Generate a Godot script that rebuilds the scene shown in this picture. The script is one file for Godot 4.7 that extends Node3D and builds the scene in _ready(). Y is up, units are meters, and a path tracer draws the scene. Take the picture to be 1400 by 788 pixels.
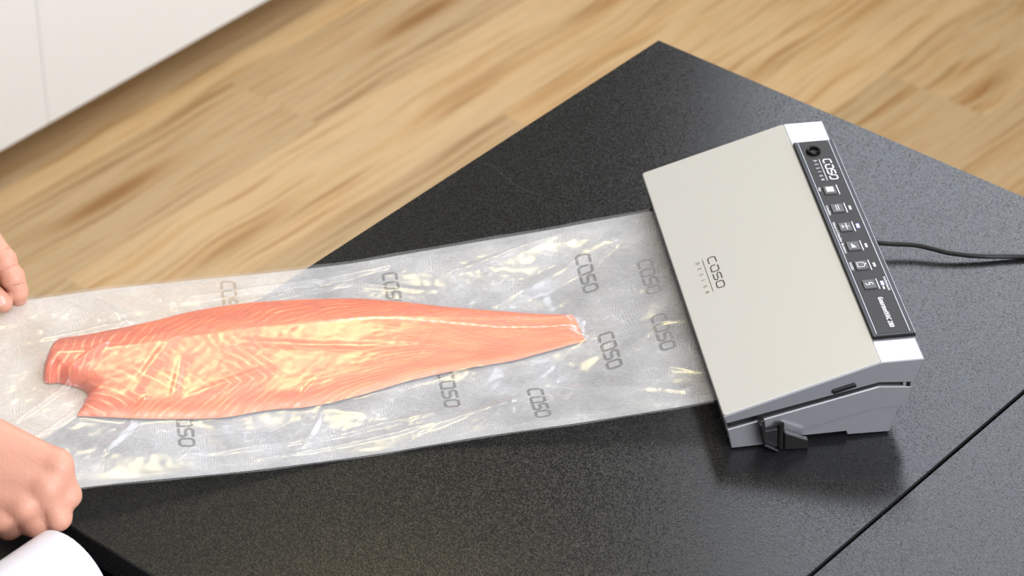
extends Node3D
# A salmon fillet slid into an embossed film bag whose open end lies in a vacuum sealer on a black laminate table.
# World: y up, metres, floor at y = 0; the back corner of the table stands at x = 0, z = 0.

const TABLE := 0.9
const SEALER_AT := Vector3(0.46083, 0.9, 0.48678)      # near front foot of the sealer
const SEALER_TURN := 49.0                              # its x runs from bag side to panel side, its z along its length
const SLOPE := 0.3030                                  # tilt of the sealer's lid

# lays a profile flat: its x stays, its y runs towards -z, its extrusion upwards
const LYING := Transform3D(Basis(Vector3(1, 0, 0), Vector3(0, 0, -1), Vector3(0, 1, 0)), Vector3.ZERO)

var M := {}
var sealer_frame: Transform3D

# ---------------------------------------------------------------- helpers
func mat(c: Color, rough := 0.5, metal := 0.0, spec := 0.5) -> StandardMaterial3D:
	var m := StandardMaterial3D.new()
	m.albedo_color = c
	m.roughness = rough
	m.metallic = metal
	m.metallic_specular = spec
	return m

func add(o: Node3D, called: String, parent: Node = null) -> Node3D:
	o.name = called
	(parent if parent else self).add_child(o, true)
	return o

func part(called: String, mesh: Mesh, m: Material, parent: Node = null, at := Vector3.ZERO) -> MeshInstance3D:
	var o := MeshInstance3D.new()
	o.mesh = mesh
	o.material_override = m
	o.position = at
	add(o, called, parent)
	return o

func tag(o: Node3D, label: String, category: String, group := "") -> Node3D:
	o.set_meta("label", label)
	o.set_meta("category", category)
	if group != "":
		o.set_meta("group", group)
	return o

func thing(called: String, label: String, category: String, at := Vector3.ZERO, turn := 0.0, group := "") -> Node3D:
	var o := Node3D.new()
	o.position = at
	o.rotation_degrees.y = turn
	add(o, called)
	return tag(o, label, category, group)

func struct(o: Node3D) -> Node3D:
	o.set_meta("kind", "structure")
	return o

func begin() -> SurfaceTool:
	var st := SurfaceTool.new()
	st.begin(Mesh.PRIMITIVE_TRIANGLES)
	st.set_smooth_group(-1)
	return st

func finish(st: SurfaceTool) -> ArrayMesh:
	st.generate_normals()
	return st.commit()

func tri(st: SurfaceTool, a: Vector3, b: Vector3, c: Vector3) -> void:
	st.add_vertex(a)
	st.add_vertex(b)
	st.add_vertex(c)

# a, b, c, d run counter-clockwise seen from outside
func quad(st: SurfaceTool, a: Vector3, b: Vector3, c: Vector3, d: Vector3) -> void:
	tri(st, a, c, b)
	tri(st, a, d, c)

func ccw(poly: PackedVector2Array) -> PackedVector2Array:
	var area := 0.0
	for i in poly.size():
		var p := poly[i]
		var q := poly[(i + 1) % poly.size()]
		area += p.x * q.y - q.x * p.y
	var out := poly.duplicate()
	if area < 0.0:
		out.reverse()
	return out

func rounded(poly: PackedVector2Array, r: float, steps := 3) -> PackedVector2Array:
	var out := PackedVector2Array()
	var n := poly.size()
	for i in n:
		var p := poly[i]
		var a := poly[(i + n - 1) % n] - p
		var b := poly[(i + 1) % n] - p
		var half := acos(clampf(a.normalized().dot(b.normalized()), -1.0, 1.0)) / 2.0
		var cut := minf(r / maxf(tan(half), 0.05), 0.45 * minf(a.length(), b.length()))
		var s := p + a.normalized() * cut
		var e := p + b.normalized() * cut
		for k in steps + 1:
			var t := float(k) / steps
			out.append(s.lerp(p, t).lerp(p.lerp(e, t), t))
	return out

func inset(poly: PackedVector2Array, d: float) -> PackedVector2Array:
	var out := PackedVector2Array()
	var n := poly.size()
	for i in n:
		var u := (poly[i] - poly[(i + n - 1) % n]).normalized()
		var v := (poly[(i + 1) % n] - poly[i]).normalized()
		var nu := Vector2(-u.y, u.x)
		var nv := Vector2(-v.y, v.x)
		var m := nu + nv
		m = m / maxf(m.dot(nu), 0.25)
		out.append(poly[i] + m * d)
	return out

# a prism of a profile in x, y from z0 to z1, its end edges chamfered by b
func extrude(st: SurfaceTool, profile: PackedVector2Array, z0: float, z1: float, b := 0.0, xf := Transform3D()) -> void:
	var p := ccw(profile)
	var q := inset(p, b) if b > 0.0 else p
	var rings := [[q, z0], [p, z0 + b], [p, z1 - b], [q, z1]] if b > 0.0 else [[p, z0], [p, z1]]
	var n := p.size()
	for k in rings.size() - 1:
		var r0: PackedVector2Array = rings[k][0]
		var r1: PackedVector2Array = rings[k + 1][0]
		var za: float = rings[k][1]
		var zb: float = rings[k + 1][1]
		for i in n:
			var j := (i + 1) % n
			quad(st, xf * Vector3(r0[i].x, r0[i].y, za), xf * Vector3(r0[j].x, r0[j].y, za), xf * Vector3(r1[j].x, r1[j].y, zb), xf * Vector3(r1[i].x, r1[i].y, zb))
	var t := Geometry2D.triangulate_polygon(q)
	for i in range(0, t.size(), 3):
		var a := q[t[i]]
		var bb := q[t[i + 1]]
		var c := q[t[i + 2]]
		if (bb - a).cross(c - a) < 0.0:
			var s := bb
			bb = c
			c = s
		tri(st, xf * Vector3(a.x, a.y, z1), xf * Vector3(c.x, c.y, z1), xf * Vector3(bb.x, bb.y, z1))
		tri(st, xf * Vector3(a.x, a.y, z0), xf * Vector3(bb.x, bb.y, z0), xf * Vector3(c.x, c.y, z0))

func prism(profile: PackedVector2Array, z0: float, z1: float, b := 0.0) -> ArrayMesh:
	var st := begin()
	extrude(st, profile, z0, z1, b)
	return finish(st)

# box between two corners with chamfered edges
func slab(st: SurfaceTool, lo: Vector3, hi: Vector3, b := 0.001, xf := Transform3D()) -> void:
	var p := PackedVector2Array([Vector2(lo.x, lo.y), Vector2(hi.x, lo.y), Vector2(hi.x, hi.y), Vector2(lo.x, hi.y)])
	extrude(st, rounded(p, b, 1) if b > 0.0 else p, lo.z, hi.z, b, xf)

func box(lo: Vector3, hi: Vector3, b := 0.001) -> ArrayMesh:
	var st := begin()
	slab(st, lo, hi, b)
	return finish(st)

func tube(st: SurfaceTool, pts: PackedVector3Array, radii: PackedFloat32Array, sides := 12) -> void:
	var n := pts.size()
	var rings := []
	var side := Vector3.ZERO
	for i in n:
		var t := (pts[mini(i + 1, n - 1)] - pts[maxi(i - 1, 0)]).normalized()
		if i == 0:
			side = t.cross(Vector3.UP if absf(t.y) < 0.9 else Vector3.RIGHT).normalized()
		side = (side - t * side.dot(t)).normalized()
		var up := side.cross(t)
		var ring := PackedVector3Array()
		for k in sides:
			var a := TAU * k / sides
			ring.append(pts[i] + (side * cos(a) + up * sin(a)) * radii[mini(i, radii.size() - 1)])
		rings.append(ring)
	for i in n - 1:
		for k in sides:
			var j := (k + 1) % sides
			quad(st, rings[i][k], rings[i + 1][k], rings[i + 1][j], rings[i][j])
	for k in range(1, sides - 1):
		tri(st, rings[0][0], rings[0][k + 1], rings[0][k])
		tri(st, rings[n - 1][0], rings[n - 1][k], rings[n - 1][k + 1])

func smooth_line(ctrl: PackedVector3Array, per := 8) -> PackedVector3Array:
	var out := PackedVector3Array()
	var n := ctrl.size()
	for i in n - 1:
		for k in per:
			out.append(ctrl[i].cubic_interpolate(ctrl[i + 1], ctrl[maxi(i - 1, 0)], ctrl[mini(i + 2, n - 1)], float(k) / per))
	out.append(ctrl[n - 1])
	return out

# a body of revolution about z: profile of (radius, z)
func lathe(st: SurfaceTool, profile: PackedVector2Array, sides := 32, xf := Transform3D()) -> void:
	for i in profile.size() - 1:
		for k in sides:
			var a := TAU * k / sides
			var b := TAU * (k + 1) / sides
			var p := profile[i]
			var q := profile[i + 1]
			quad(st, xf * Vector3(cos(a) * p.x, sin(a) * p.x, p.y), xf * Vector3(cos(b) * p.x, sin(b) * p.x, p.y), xf * Vector3(cos(b) * q.x, sin(b) * q.x, q.y), xf * Vector3(cos(a) * q.x, sin(a) * q.x, q.y))

# an indexed, smoothly shaded grid; place(u, v) gives the point, uv_of(u, v) its texture place
func sheet(nu: int, nv: int, place: Callable, uv_of: Callable) -> ArrayMesh:
	var v := PackedVector3Array()
	var uv := PackedVector2Array()
	var nn := PackedVector3Array()
	var ix := PackedInt32Array()
	for j in nv + 1:
		for i in nu + 1:
			v.append(place.call(float(i) / nu, float(j) / nv))
			uv.append(uv_of.call(float(i) / nu, float(j) / nv))
	nn.resize(v.size())
	var w := nu + 1
	for j in nv:
		for i in nu:
			var a := j * w + i
			ix.append_array([a, a + 1, a + w, a + 1, a + w + 1, a + w])
	for k in range(0, ix.size(), 3):
		var f := (v[ix[k + 2]] - v[ix[k]]).cross(v[ix[k + 1]] - v[ix[k]])
		for e in 3:
			nn[ix[k + e]] += f
	for k in nn.size():
		nn[k] = nn[k].normalized() if nn[k].length() > 1e-14 else Vector3.UP
	var arr := []
	arr.resize(Mesh.ARRAY_MAX)
	arr[Mesh.ARRAY_VERTEX] = v
	arr[Mesh.ARRAY_NORMAL] = nn
	arr[Mesh.ARRAY_TEX_UV] = uv
	arr[Mesh.ARRAY_INDEX] = ix
	var m := ArrayMesh.new()
	m.add_surface_from_arrays(Mesh.PRIMITIVE_TRIANGLES, arr)
	return m

func curve(xs: Array, ys: Array, x: float) -> float:
	var n := xs.size()
	if x <= xs[0]:
		return ys[0]
	for i in n - 1:
		if x <= xs[i + 1]:
			var t: float = (x - xs[i]) / (xs[i + 1] - xs[i])
			return cubic_interpolate(ys[i], ys[i + 1], ys[maxi(i - 1, 0)], ys[mini(i + 2, n - 1)], t)
	return ys[n - 1]

func noise(freq: float, seed_no: int, octaves := 3) -> FastNoiseLite:
	var f := FastNoiseLite.new()
	f.noise_type = FastNoiseLite.TYPE_SIMPLEX_SMOOTH
	f.seed = seed_no
	f.frequency = freq
	f.fractal_octaves = octaves
	f.fractal_type = FastNoiseLite.FRACTAL_FBM if octaves > 1 else FastNoiseLite.FRACTAL_NONE
	return f

func noise_map(size: int, freq: float, seed_no: int, octaves := 2, normal := false, strength := 8.0) -> NoiseTexture2D:
	var t := NoiseTexture2D.new()
	t.width = size
	t.height = size
	t.seamless = true
	t.as_normal_map = normal
	t.bump_strength = strength
	t.noise = noise(freq, seed_no, octaves)
	return t

# ---------------------------------------------------------------- lettering
# strokes of the squarish word mark, each letter in a 1 x 1 box
const LETTERS := {
	"C": [[[0.95, 0.0], [0.2, 0.0], [0.0, 0.2], [0.0, 0.8], [0.2, 1.0], [0.95, 1.0]]],
	"A": [[[0.1, 1.0], [0.8, 1.0], [1.0, 0.8], [1.0, 0.0], [0.2, 0.0], [0.0, 0.2], [0.0, 0.72]]],
	"S": [[[1.0, 1.0], [0.2, 1.0], [0.0, 0.85], [0.0, 0.65], [0.2, 0.5], [0.8, 0.5], [1.0, 0.35], [1.0, 0.15], [0.8, 0.0], [0.0, 0.0]]],
	"O": [[[0.2, 0.0], [0.0, 0.2], [0.0, 0.8], [0.2, 1.0], [0.8, 1.0], [1.0, 0.8], [1.0, 0.2], [0.8, 0.0], [0.2, 0.0], [0.0, 0.2]]],
}

# one flat ribbon; put(x, y) lays the flat point on its surface
func ribbon(st: SurfaceTool, pts: Array, width: float, put: Callable) -> void:
	var l := PackedVector2Array()
	var r := PackedVector2Array()
	var n := pts.size()
	for i in n:
		var p := pts[i] as Vector2
		var a := (p - (pts[i - 1] as Vector2)).normalized() if i > 0 else Vector2.ZERO
		var b := ((pts[i + 1] as Vector2) - p).normalized() if i < n - 1 else Vector2.ZERO
		if i == 0:
			a = b
		if i == n - 1:
			b = a
		var t := (a + b).normalized()
		var o := Vector2(-t.y, t.x) * width / 2.0 / maxf(t.dot(a), 0.6)
		l.append(p + o)
		r.append(p - o)
	for i in n - 1:
		for k in 3:
			var t0 := k / 3.0
			var t1 := (k + 1) / 3.0
			quad(st, put.call(r[i].lerp(r[i + 1], t0)), put.call(r[i].lerp(r[i + 1], t1)), put.call(l[i].lerp(l[i + 1], t1)), put.call(l[i].lerp(l[i + 1], t0)))

func word_mark(st: SurfaceTool, height: float, pitch: float, wide: float, stroke: float, put: Callable, word := "CASO") -> void:
	for i in word.length():
		for s in LETTERS[word[i]]:
			var pts := []
			for p in s:
				pts.append(Vector2(i * pitch + p[0] * wide, p[1] * height))
			ribbon(st, pts, stroke, put)

func text(called: String, said: String, height: float, xf: Transform3D, m: Material, parent: Node, bold := false, spread := 1.0) -> void:
	var f := SystemFont.new()
	f.font_names = PackedStringArray(["Droid Sans"])
	f.font_weight = 700 if bold else 400
	var t := TextMesh.new()
	t.text = said
	t.font = f
	t.font_size = 32
	t.pixel_size = height / 24.0
	t.depth = 0.0002
	t.curve_step = 2.0
	t.horizontal_alignment = HORIZONTAL_ALIGNMENT_LEFT
	t.vertical_alignment = VERTICAL_ALIGNMENT_CENTER
	var o := part(called, t, m, parent)
	o.transform = xf.scaled_local(Vector3(spread, 1, 1))

# ---------------------------------------------------------------- bodies: a field of joined capsules, meshed as surface nets
# bones: [a, b, ra, rb]
func nets(bones: Array, cell: float, k: float, v: PackedVector3Array, nn: PackedVector3Array, ix: PackedInt32Array) -> void:
	var lo := Vector3(1e3, 1e3, 1e3)
	var hi := -lo
	for b in bones:
		for e in 2:
			var p: Vector3 = b[e]
			var r: float = absf(b[2 + e])
			lo = lo.min(p - Vector3.ONE * (r + k + 2.0 * cell))
			hi = hi.max(p + Vector3.ONE * (r + k + 2.0 * cell))
	var n := Vector3i(((hi - lo) / cell).ceil()) + Vector3i.ONE
	var f := PackedFloat32Array()
	f.resize(n.x * n.y * n.z)
	f.fill(1.0)
	for b in bones:
		var a: Vector3 = b[0]
		var c: Vector3 = b[1]
		var ra: float = b[2]
		var rb: float = b[3]
		var carve := ra < 0.0
		ra = absf(ra)
		rb = absf(rb)
		var reach := maxf(ra, rb) + k + 2.0 * cell
		var i0 := Vector3i(((a.min(c) - Vector3.ONE * reach - lo) / cell).floor()).max(Vector3i.ZERO)
		var i1 := Vector3i(((a.max(c) + Vector3.ONE * reach - lo) / cell).ceil()).min(n - Vector3i.ONE)
		var ac := c - a
		var l2 := maxf(ac.length_squared(), 1e-12)
		for z in range(i0.z, i1.z + 1):
			for y in range(i0.y, i1.y + 1):
				for x in range(i0.x, i1.x + 1):
					var p := lo + Vector3(x, y, z) * cell
					var t := clampf((p - a).dot(ac) / l2, 0.0, 1.0)
					var d := p.distance_to(a + ac * t) - lerpf(ra, rb, t)
					var at := (z * n.y + y) * n.x + x
					var o := f[at]
					if carve:
						f[at] = maxf(o, -d)
						continue
					var h := maxf(k - absf(o - d), 0.0) / k
					f[at] = minf(o, d) - h * h * k * 0.25
	var of := {}
	var sx := 1
	var sy := n.x
	var sz := n.x * n.y
	var corner := [0, sx, sy, sx + sy, sz, sx + sz, sy + sz, sx + sy + sz]
	for z in n.z - 1:
		for y in n.y - 1:
			for x in n.x - 1:
				var at := z * sz + y * sy + x
				var inside := 0
				for c in 8:
					if f[at + corner[c]] < 0.0:
						inside += 1
				if inside == 0 or inside == 8:
					continue
				var sum := Vector3.ZERO
				var hits := 0
				for c in 8:
					for axis in 3:
						var bit := 1 << axis
						if c & bit:
							continue
						var f0 := f[at + corner[c]]
						var f1 := f[at + corner[c | bit]]
						if (f0 < 0.0) != (f1 < 0.0):
							var p0 := Vector3(c & 1, (c >> 1) & 1, (c >> 2) & 1)
							var step := Vector3.ZERO
							step[axis] = f0 / (f0 - f1)
							sum += p0 + step
							hits += 1
				of[at] = v.size()
				v.append(lo + (Vector3(x, y, z) + sum / hits) * cell)
				var g := Vector3(f[at + sx] - f[at] + f[at + sx + sy + sz] - f[at + sy + sz], f[at + sy] - f[at] + f[at + sx + sy + sz] - f[at + sx + sz], f[at + sz] - f[at] + f[at + sx + sy + sz] - f[at + sx + sy])
				nn.append(g.normalized())
	for at in of:
		for axis in 3:
			var s: int = [sx, sy, sz][axis]
			var t: int = [sy, sz, sx][axis]
			var w: int = [sz, sx, sy][axis]
			var f0 := f[at]
			var f1 := f[at + s]
			if (f0 < 0.0) == (f1 < 0.0):
				continue
			if not (of.has(at - t) and of.has(at - w) and of.has(at - t - w)):
				continue
			var a: int = of[at]
			var b: int = of[at - t]
			var c: int = of[at - t - w]
			var d: int = of[at - w]
			if f0 < 0.0:
				ix.append_array([a, c, b, a, d, c])
			else:
				ix.append_array([a, b, c, a, c, d])

func body_mesh(v: PackedVector3Array, nn: PackedVector3Array, ix: PackedInt32Array) -> ArrayMesh:
	var arr := []
	arr.resize(Mesh.ARRAY_MAX)
	arr[Mesh.ARRAY_VERTEX] = v
	arr[Mesh.ARRAY_NORMAL] = nn
	arr[Mesh.ARRAY_INDEX] = ix
	var m := ArrayMesh.new()
	m.add_surface_from_arrays(Mesh.PRIMITIVE_TRIANGLES, arr)
	return m

# ---------------------------------------------------------------- scene
func _ready() -> void:
	view_and_light()
	materials()
	room()
	cabinets()
	tables()
	vacuum_sealer()
	salmon()
	film_bag()
	film_roll()
	person()

func unseen_panel_light(called: String, label: String, at: Vector3, size: Vector2, look: Vector3, c: Color, energy: float, glow: float) -> void:  # a lamp out of view: housing, glowing diffuser and area light
	var o := thing(called, label, "lamp", at)
	var up := Vector3.FORWARD if absf(look.normalized().y) > 0.9 else Vector3.UP
	o.look_at_from_position(at, at + look, up)
	var m := mat(Color(0.9, 0.9, 0.9), 0.6)
	m.emission_enabled = true
	m.emission = c
	m.emission_energy_multiplier = glow
	part("lamp_housing", box(Vector3(-size.x / 2 - 0.02, -size.y / 2 - 0.02, 0.003), Vector3(size.x / 2 + 0.02, size.y / 2 + 0.02, 0.05), 0.004), M.white if M.has("white") else mat(Color(0.9, 0.9, 0.9)), o)
	part("lamp_diffuser", box(Vector3(-size.x / 2, -size.y / 2, 0.0), Vector3(size.x / 2, size.y / 2, 0.004), 0.001), m, o)
	part("suspension_rod", box(Vector3(-0.008, -0.008, 0.04), Vector3(0.008, 0.008, 4.2 - at.y), 0.001), M.white if M.has("white") else mat(Color(0.9, 0.9, 0.9)), o)
	var l := AreaLight3D.new()
	l.area_size = size
	l.area_normalize_energy = true
	l.light_color = c
	l.light_energy = energy
	l.shadow_enabled = true
	l.position.z = -0.01
	l.set("area_range", 12.0)
	add(l, "lamp_light", o)

func view_and_light() -> void:
	var cam := Camera3D.new()
	var f := Vector3(-0.52326392, -0.58778525, -0.61701164)
	var r := Vector3(0.76319841, -0.0011296, -0.64616323)
	var u := r.cross(f)
	cam.transform = Transform3D(Basis(r, u, -f), Vector3(1.67023514, 2.59, 2.2020104))
	cam.fov = rad_to_deg(2.0 * atan(394.0 / 4300.0))
	cam.near = 0.1
	var lens := CameraAttributesPhysical.new()
	lens.frustum_focal_length = 85.0
	lens.frustum_focus_distance = 2.72
	lens.exposure_aperture = 7.0
	cam.attributes = lens
	cam.fov = rad_to_deg(2.0 * atan(394.0 / 4300.0))
	add(cam, "camera")

	var env := Environment.new()
	env.background_mode = Environment.BG_COLOR
	env.background_color = Color(0.80, 0.87, 1.0)
	env.background_energy_multiplier = 1.0
	env.tonemap_mode = Environment.TONE_MAPPER_LINEAR
	env.tonemap_exposure = 1.13
	env.sdfgi_enabled = true
	env.ssao_enabled = true
	env.ssil_enabled = true
	var we := WorldEnvironment.new()
	we.environment = env
	we.name = "environment"
	add_child(we)

	# unseen tall north window, placed for the glare on table and sealer
	var unseen_north := AreaLight3D.new()
	unseen_north.area_size = Vector2(2.15, 2.0)
	unseen_north.area_normalize_energy = true
	unseen_north.light_color = Color(0.94, 0.96, 1.0)
	unseen_north.light_energy = 6.6
	unseen_north.shadow_enabled = true
	unseen_north.position = Vector3(-0.175, 3.0, -1.95)
	unseen_north.rotation.y = PI
	add(unseen_north, "unseen_window_light")
	var unseen_east := AreaLight3D.new()  # unseen window to the east, placed to light cabinets and near faces
	unseen_east.area_size = Vector2(3.0, 2.2)
	unseen_east.area_normalize_energy = true
	unseen_east.light_color = Color(0.97, 0.98, 1.0)
	unseen_east.light_energy = 20.0
	unseen_east.shadow_enabled = true
	unseen_east.position = Vector3(4.0, 2.1, 1.0)
	unseen_east.rotation.y = PI / 2.0
	add(unseen_east, "unseen_window_light")
	unseen_panel_light("unseen_ceiling_lamp", "unseen warm square ceiling panel lamp above the far corner of the black table", Vector3(-1.1, 3.53, -0.70), Vector2(0.64, 0.64), Vector3.DOWN, Color(1.0, 0.92, 0.66), 2.1, 2.5)  # out of view, placed to give the film its yellow highlights
	unseen_panel_light("unseen_ceiling_lamp", "unseen long white ceiling panel lamp over the middle of the room", Vector3(1.3, 3.53, 1.2), Vector2(1.6, 1.6), Vector3.DOWN, Color(0.98, 0.98, 1.0), 2.6, 1.2)  # out of view, general light from above for table and floor

func materials() -> void:
	M.white = mat(Color(0.965, 0.975, 0.975), 0.35)
	M.wall = mat(Color(0.46, 0.46, 0.45), 0.9)
	M.ceiling = mat(Color(0.85, 0.84, 0.82), 0.9)
	M.black = mat(Color(0.045, 0.045, 0.047), 0.35)
	M.black_gloss = mat(Color(0.03, 0.03, 0.032), 0.3, 0.0, 0.35)
	M.gap = mat(Color(0.012, 0.012, 0.012), 0.8)
	M.steel = mat(Color(0.6, 0.6, 0.62), 0.3, 1.0)
	M.silver = mat(Color(0.63, 0.63, 0.65), 0.24, 0.62)
	M.plate = mat(Color(0.76, 0.76, 0.75), 0.42, 0.12)
	M.print_dark = mat(Color(0.25, 0.24, 0.22), 0.5)
	M.print_grey = mat(Color(0.52, 0.51, 0.48), 0.5)
	M.print_white = mat(Color(0.88, 0.88, 0.9), 0.4)
	M.panel = mat(Color(0.19, 0.19, 0.195), 0.5, 0.0, 0.35)
	M.button = mat(Color(0.25, 0.25, 0.25), 0.4)
	M.led = mat(Color(0.7, 0.75, 1.0), 0.3)
	M.led.emission_enabled = true
	M.led.emission = Color(0.55, 0.62, 1.0)
	M.led.emission_energy_multiplier = 1.0
	M.metal_leg = mat(Color(0.3, 0.3, 0.31), 0.4, 0.8)
	# black laminate with a fine pearl structure
	var t := mat(Color(0.115, 0.118, 0.122), 0.42)
	t.normal_enabled = true
	var pearl := pearl_map()
	t.normal_texture = pearl[0]
	t.roughness_texture = pearl[1]
	t.roughness_texture_channel = BaseMaterial3D.TEXTURE_CHANNEL_RED
	t.normal_scale = 0.10
	t.metallic_specular = 0.38
	t.uv1_triplanar = true
	t.uv1_world_triplanar = true
	t.uv1_scale = Vector3(6.2, 6.2, 6.2)
	M.laminate = t
	M.table_edge = mat(Color(0.10, 0.09, 0.08), 0.4)

# fine random pits and grains that repeat without a seam, as a normal map
func pearl_map() -> Array:
	var n := 512
	var rng := RandomNumberGenerator.new()
	rng.seed = 77
	var raw := PackedFloat32Array()
	for k in n * n:
		raw.append(rng.randf())
	var im := Image.create(n, n, false, Image.FORMAT_RGB8)
	var soft := PackedFloat32Array()
	soft.resize(n * n)
	for pass_no in 1:
		for y in n:
			var up := posmod(y - 1, n) * n
			var mid := y * n
			var down := posmod(y + 1, n) * n
			for x in n:
				var l := posmod(x - 1, n)
				var r := posmod(x + 1, n)
				soft[mid + x] = (raw[mid + x] * 4.0 + 2.0 * (raw[mid + l] + raw[mid + r] + raw[up + x] + raw[down + x]) + raw[up + l] + raw[up + r] + raw[down + l] + raw[down + r]) / 16.0
		raw = soft.duplicate()
	for y in n:
		for x in n:
			var dx := raw[y * n + posmod(x + 1, n)] - raw[y * n + posmod(x - 1, n)]
			var dy := raw[posmod(y + 1, n) * n + x] - raw[posmod(y - 1, n) * n + x]
			var v := Vector3(-dx * 2.0, -dy * 2.0, 1.0).normalized()
			im.set_pixel(x, y, Color(v.x * 0.5 + 0.5, v.y * 0.5 + 0.5, v.z * 0.5 + 0.5))
	var ro := Image.create(n, n, false, Image.FORMAT_RGB8)
	for y in n:
		for x in n:
			var m := (raw[y * n + x] + raw[posmod(y + 1, n) * n + x] + raw[y * n + posmod(x + 1, n)] + raw[posmod(y + 1, n) * n + posmod(x + 1, n)]) * 0.25
			var q := clampf(0.52 + (m - 0.5) * 3.2, 0.32, 1.0)
			ro.set_pixel(x, y, Color(q, q, q))
	return [ImageTexture.create_from_image(im), ImageTexture.create_from_image(ro)]

# ---------------------------------------------------------------- room
func wood(seed_no: int) -> ImageTexture:
	var w := 640
	var h := 96
	var im := Image.create(w, h, false, Image.FORMAT_RGB8)
	var fine := noise(0.9, seed_no, 2)
	var streak := noise(0.55, seed_no + 40, 2)
	var broad := noise(0.30, seed_no + 80, 2)
	var bend := noise(0.005, seed_no + 120, 2)
	var rng := RandomNumberGenerator.new()
	rng.seed = seed_no
	var knots := []
	for i in 4:
		knots.append(Vector3(rng.randf_range(20, w - 20), rng.randf_range(8, h - 8), rng.randf_range(0.5, 1.0)))
	var tone := rng.randf_range(-0.07, 0.05)
	for y in h:
		for x in w:
			var yy := y + bend.get_noise_2d(x, y * 0.6) * 7.0
			var k := 0.0
			for q in knots:
				var dx: float = (x - q.x) / 46.0
				var dy: float = (y - q.y) / 7.0
				var d := dx * dx + dy * dy
				if d < 9.0:
					k += exp(-d * 0.8) * q.z
					yy += (q.y - y) * exp(-d * 0.35) * 0.3
			var b := broad.get_noise_2d(x * 0.012, yy * 0.22)
			var s := streak.get_noise_2d(x * 0.0065, yy * 0.30)
			var g := fine.get_noise_2d(x * 0.03, y * 0.9)
			var dark := clampf(maxf(0.0, s - 0.30) * 2.0 + maxf(0.0, b) * 0.5 + k * 0.6, 0.0, 1.0)
			var c := Color(0.79, 0.675, 0.515).lerp(Color(0.59, 0.425, 0.235), dark)
			c = c * (1.0 + tone + g * 0.035 + b * 0.06)
			im.set_pixel(x, y, Color(clampf(c.r, 0, 1), clampf(c.g, 0, 1), clampf(c.b, 0, 1)))
	return ImageTexture.create_from_image(im)

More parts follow.
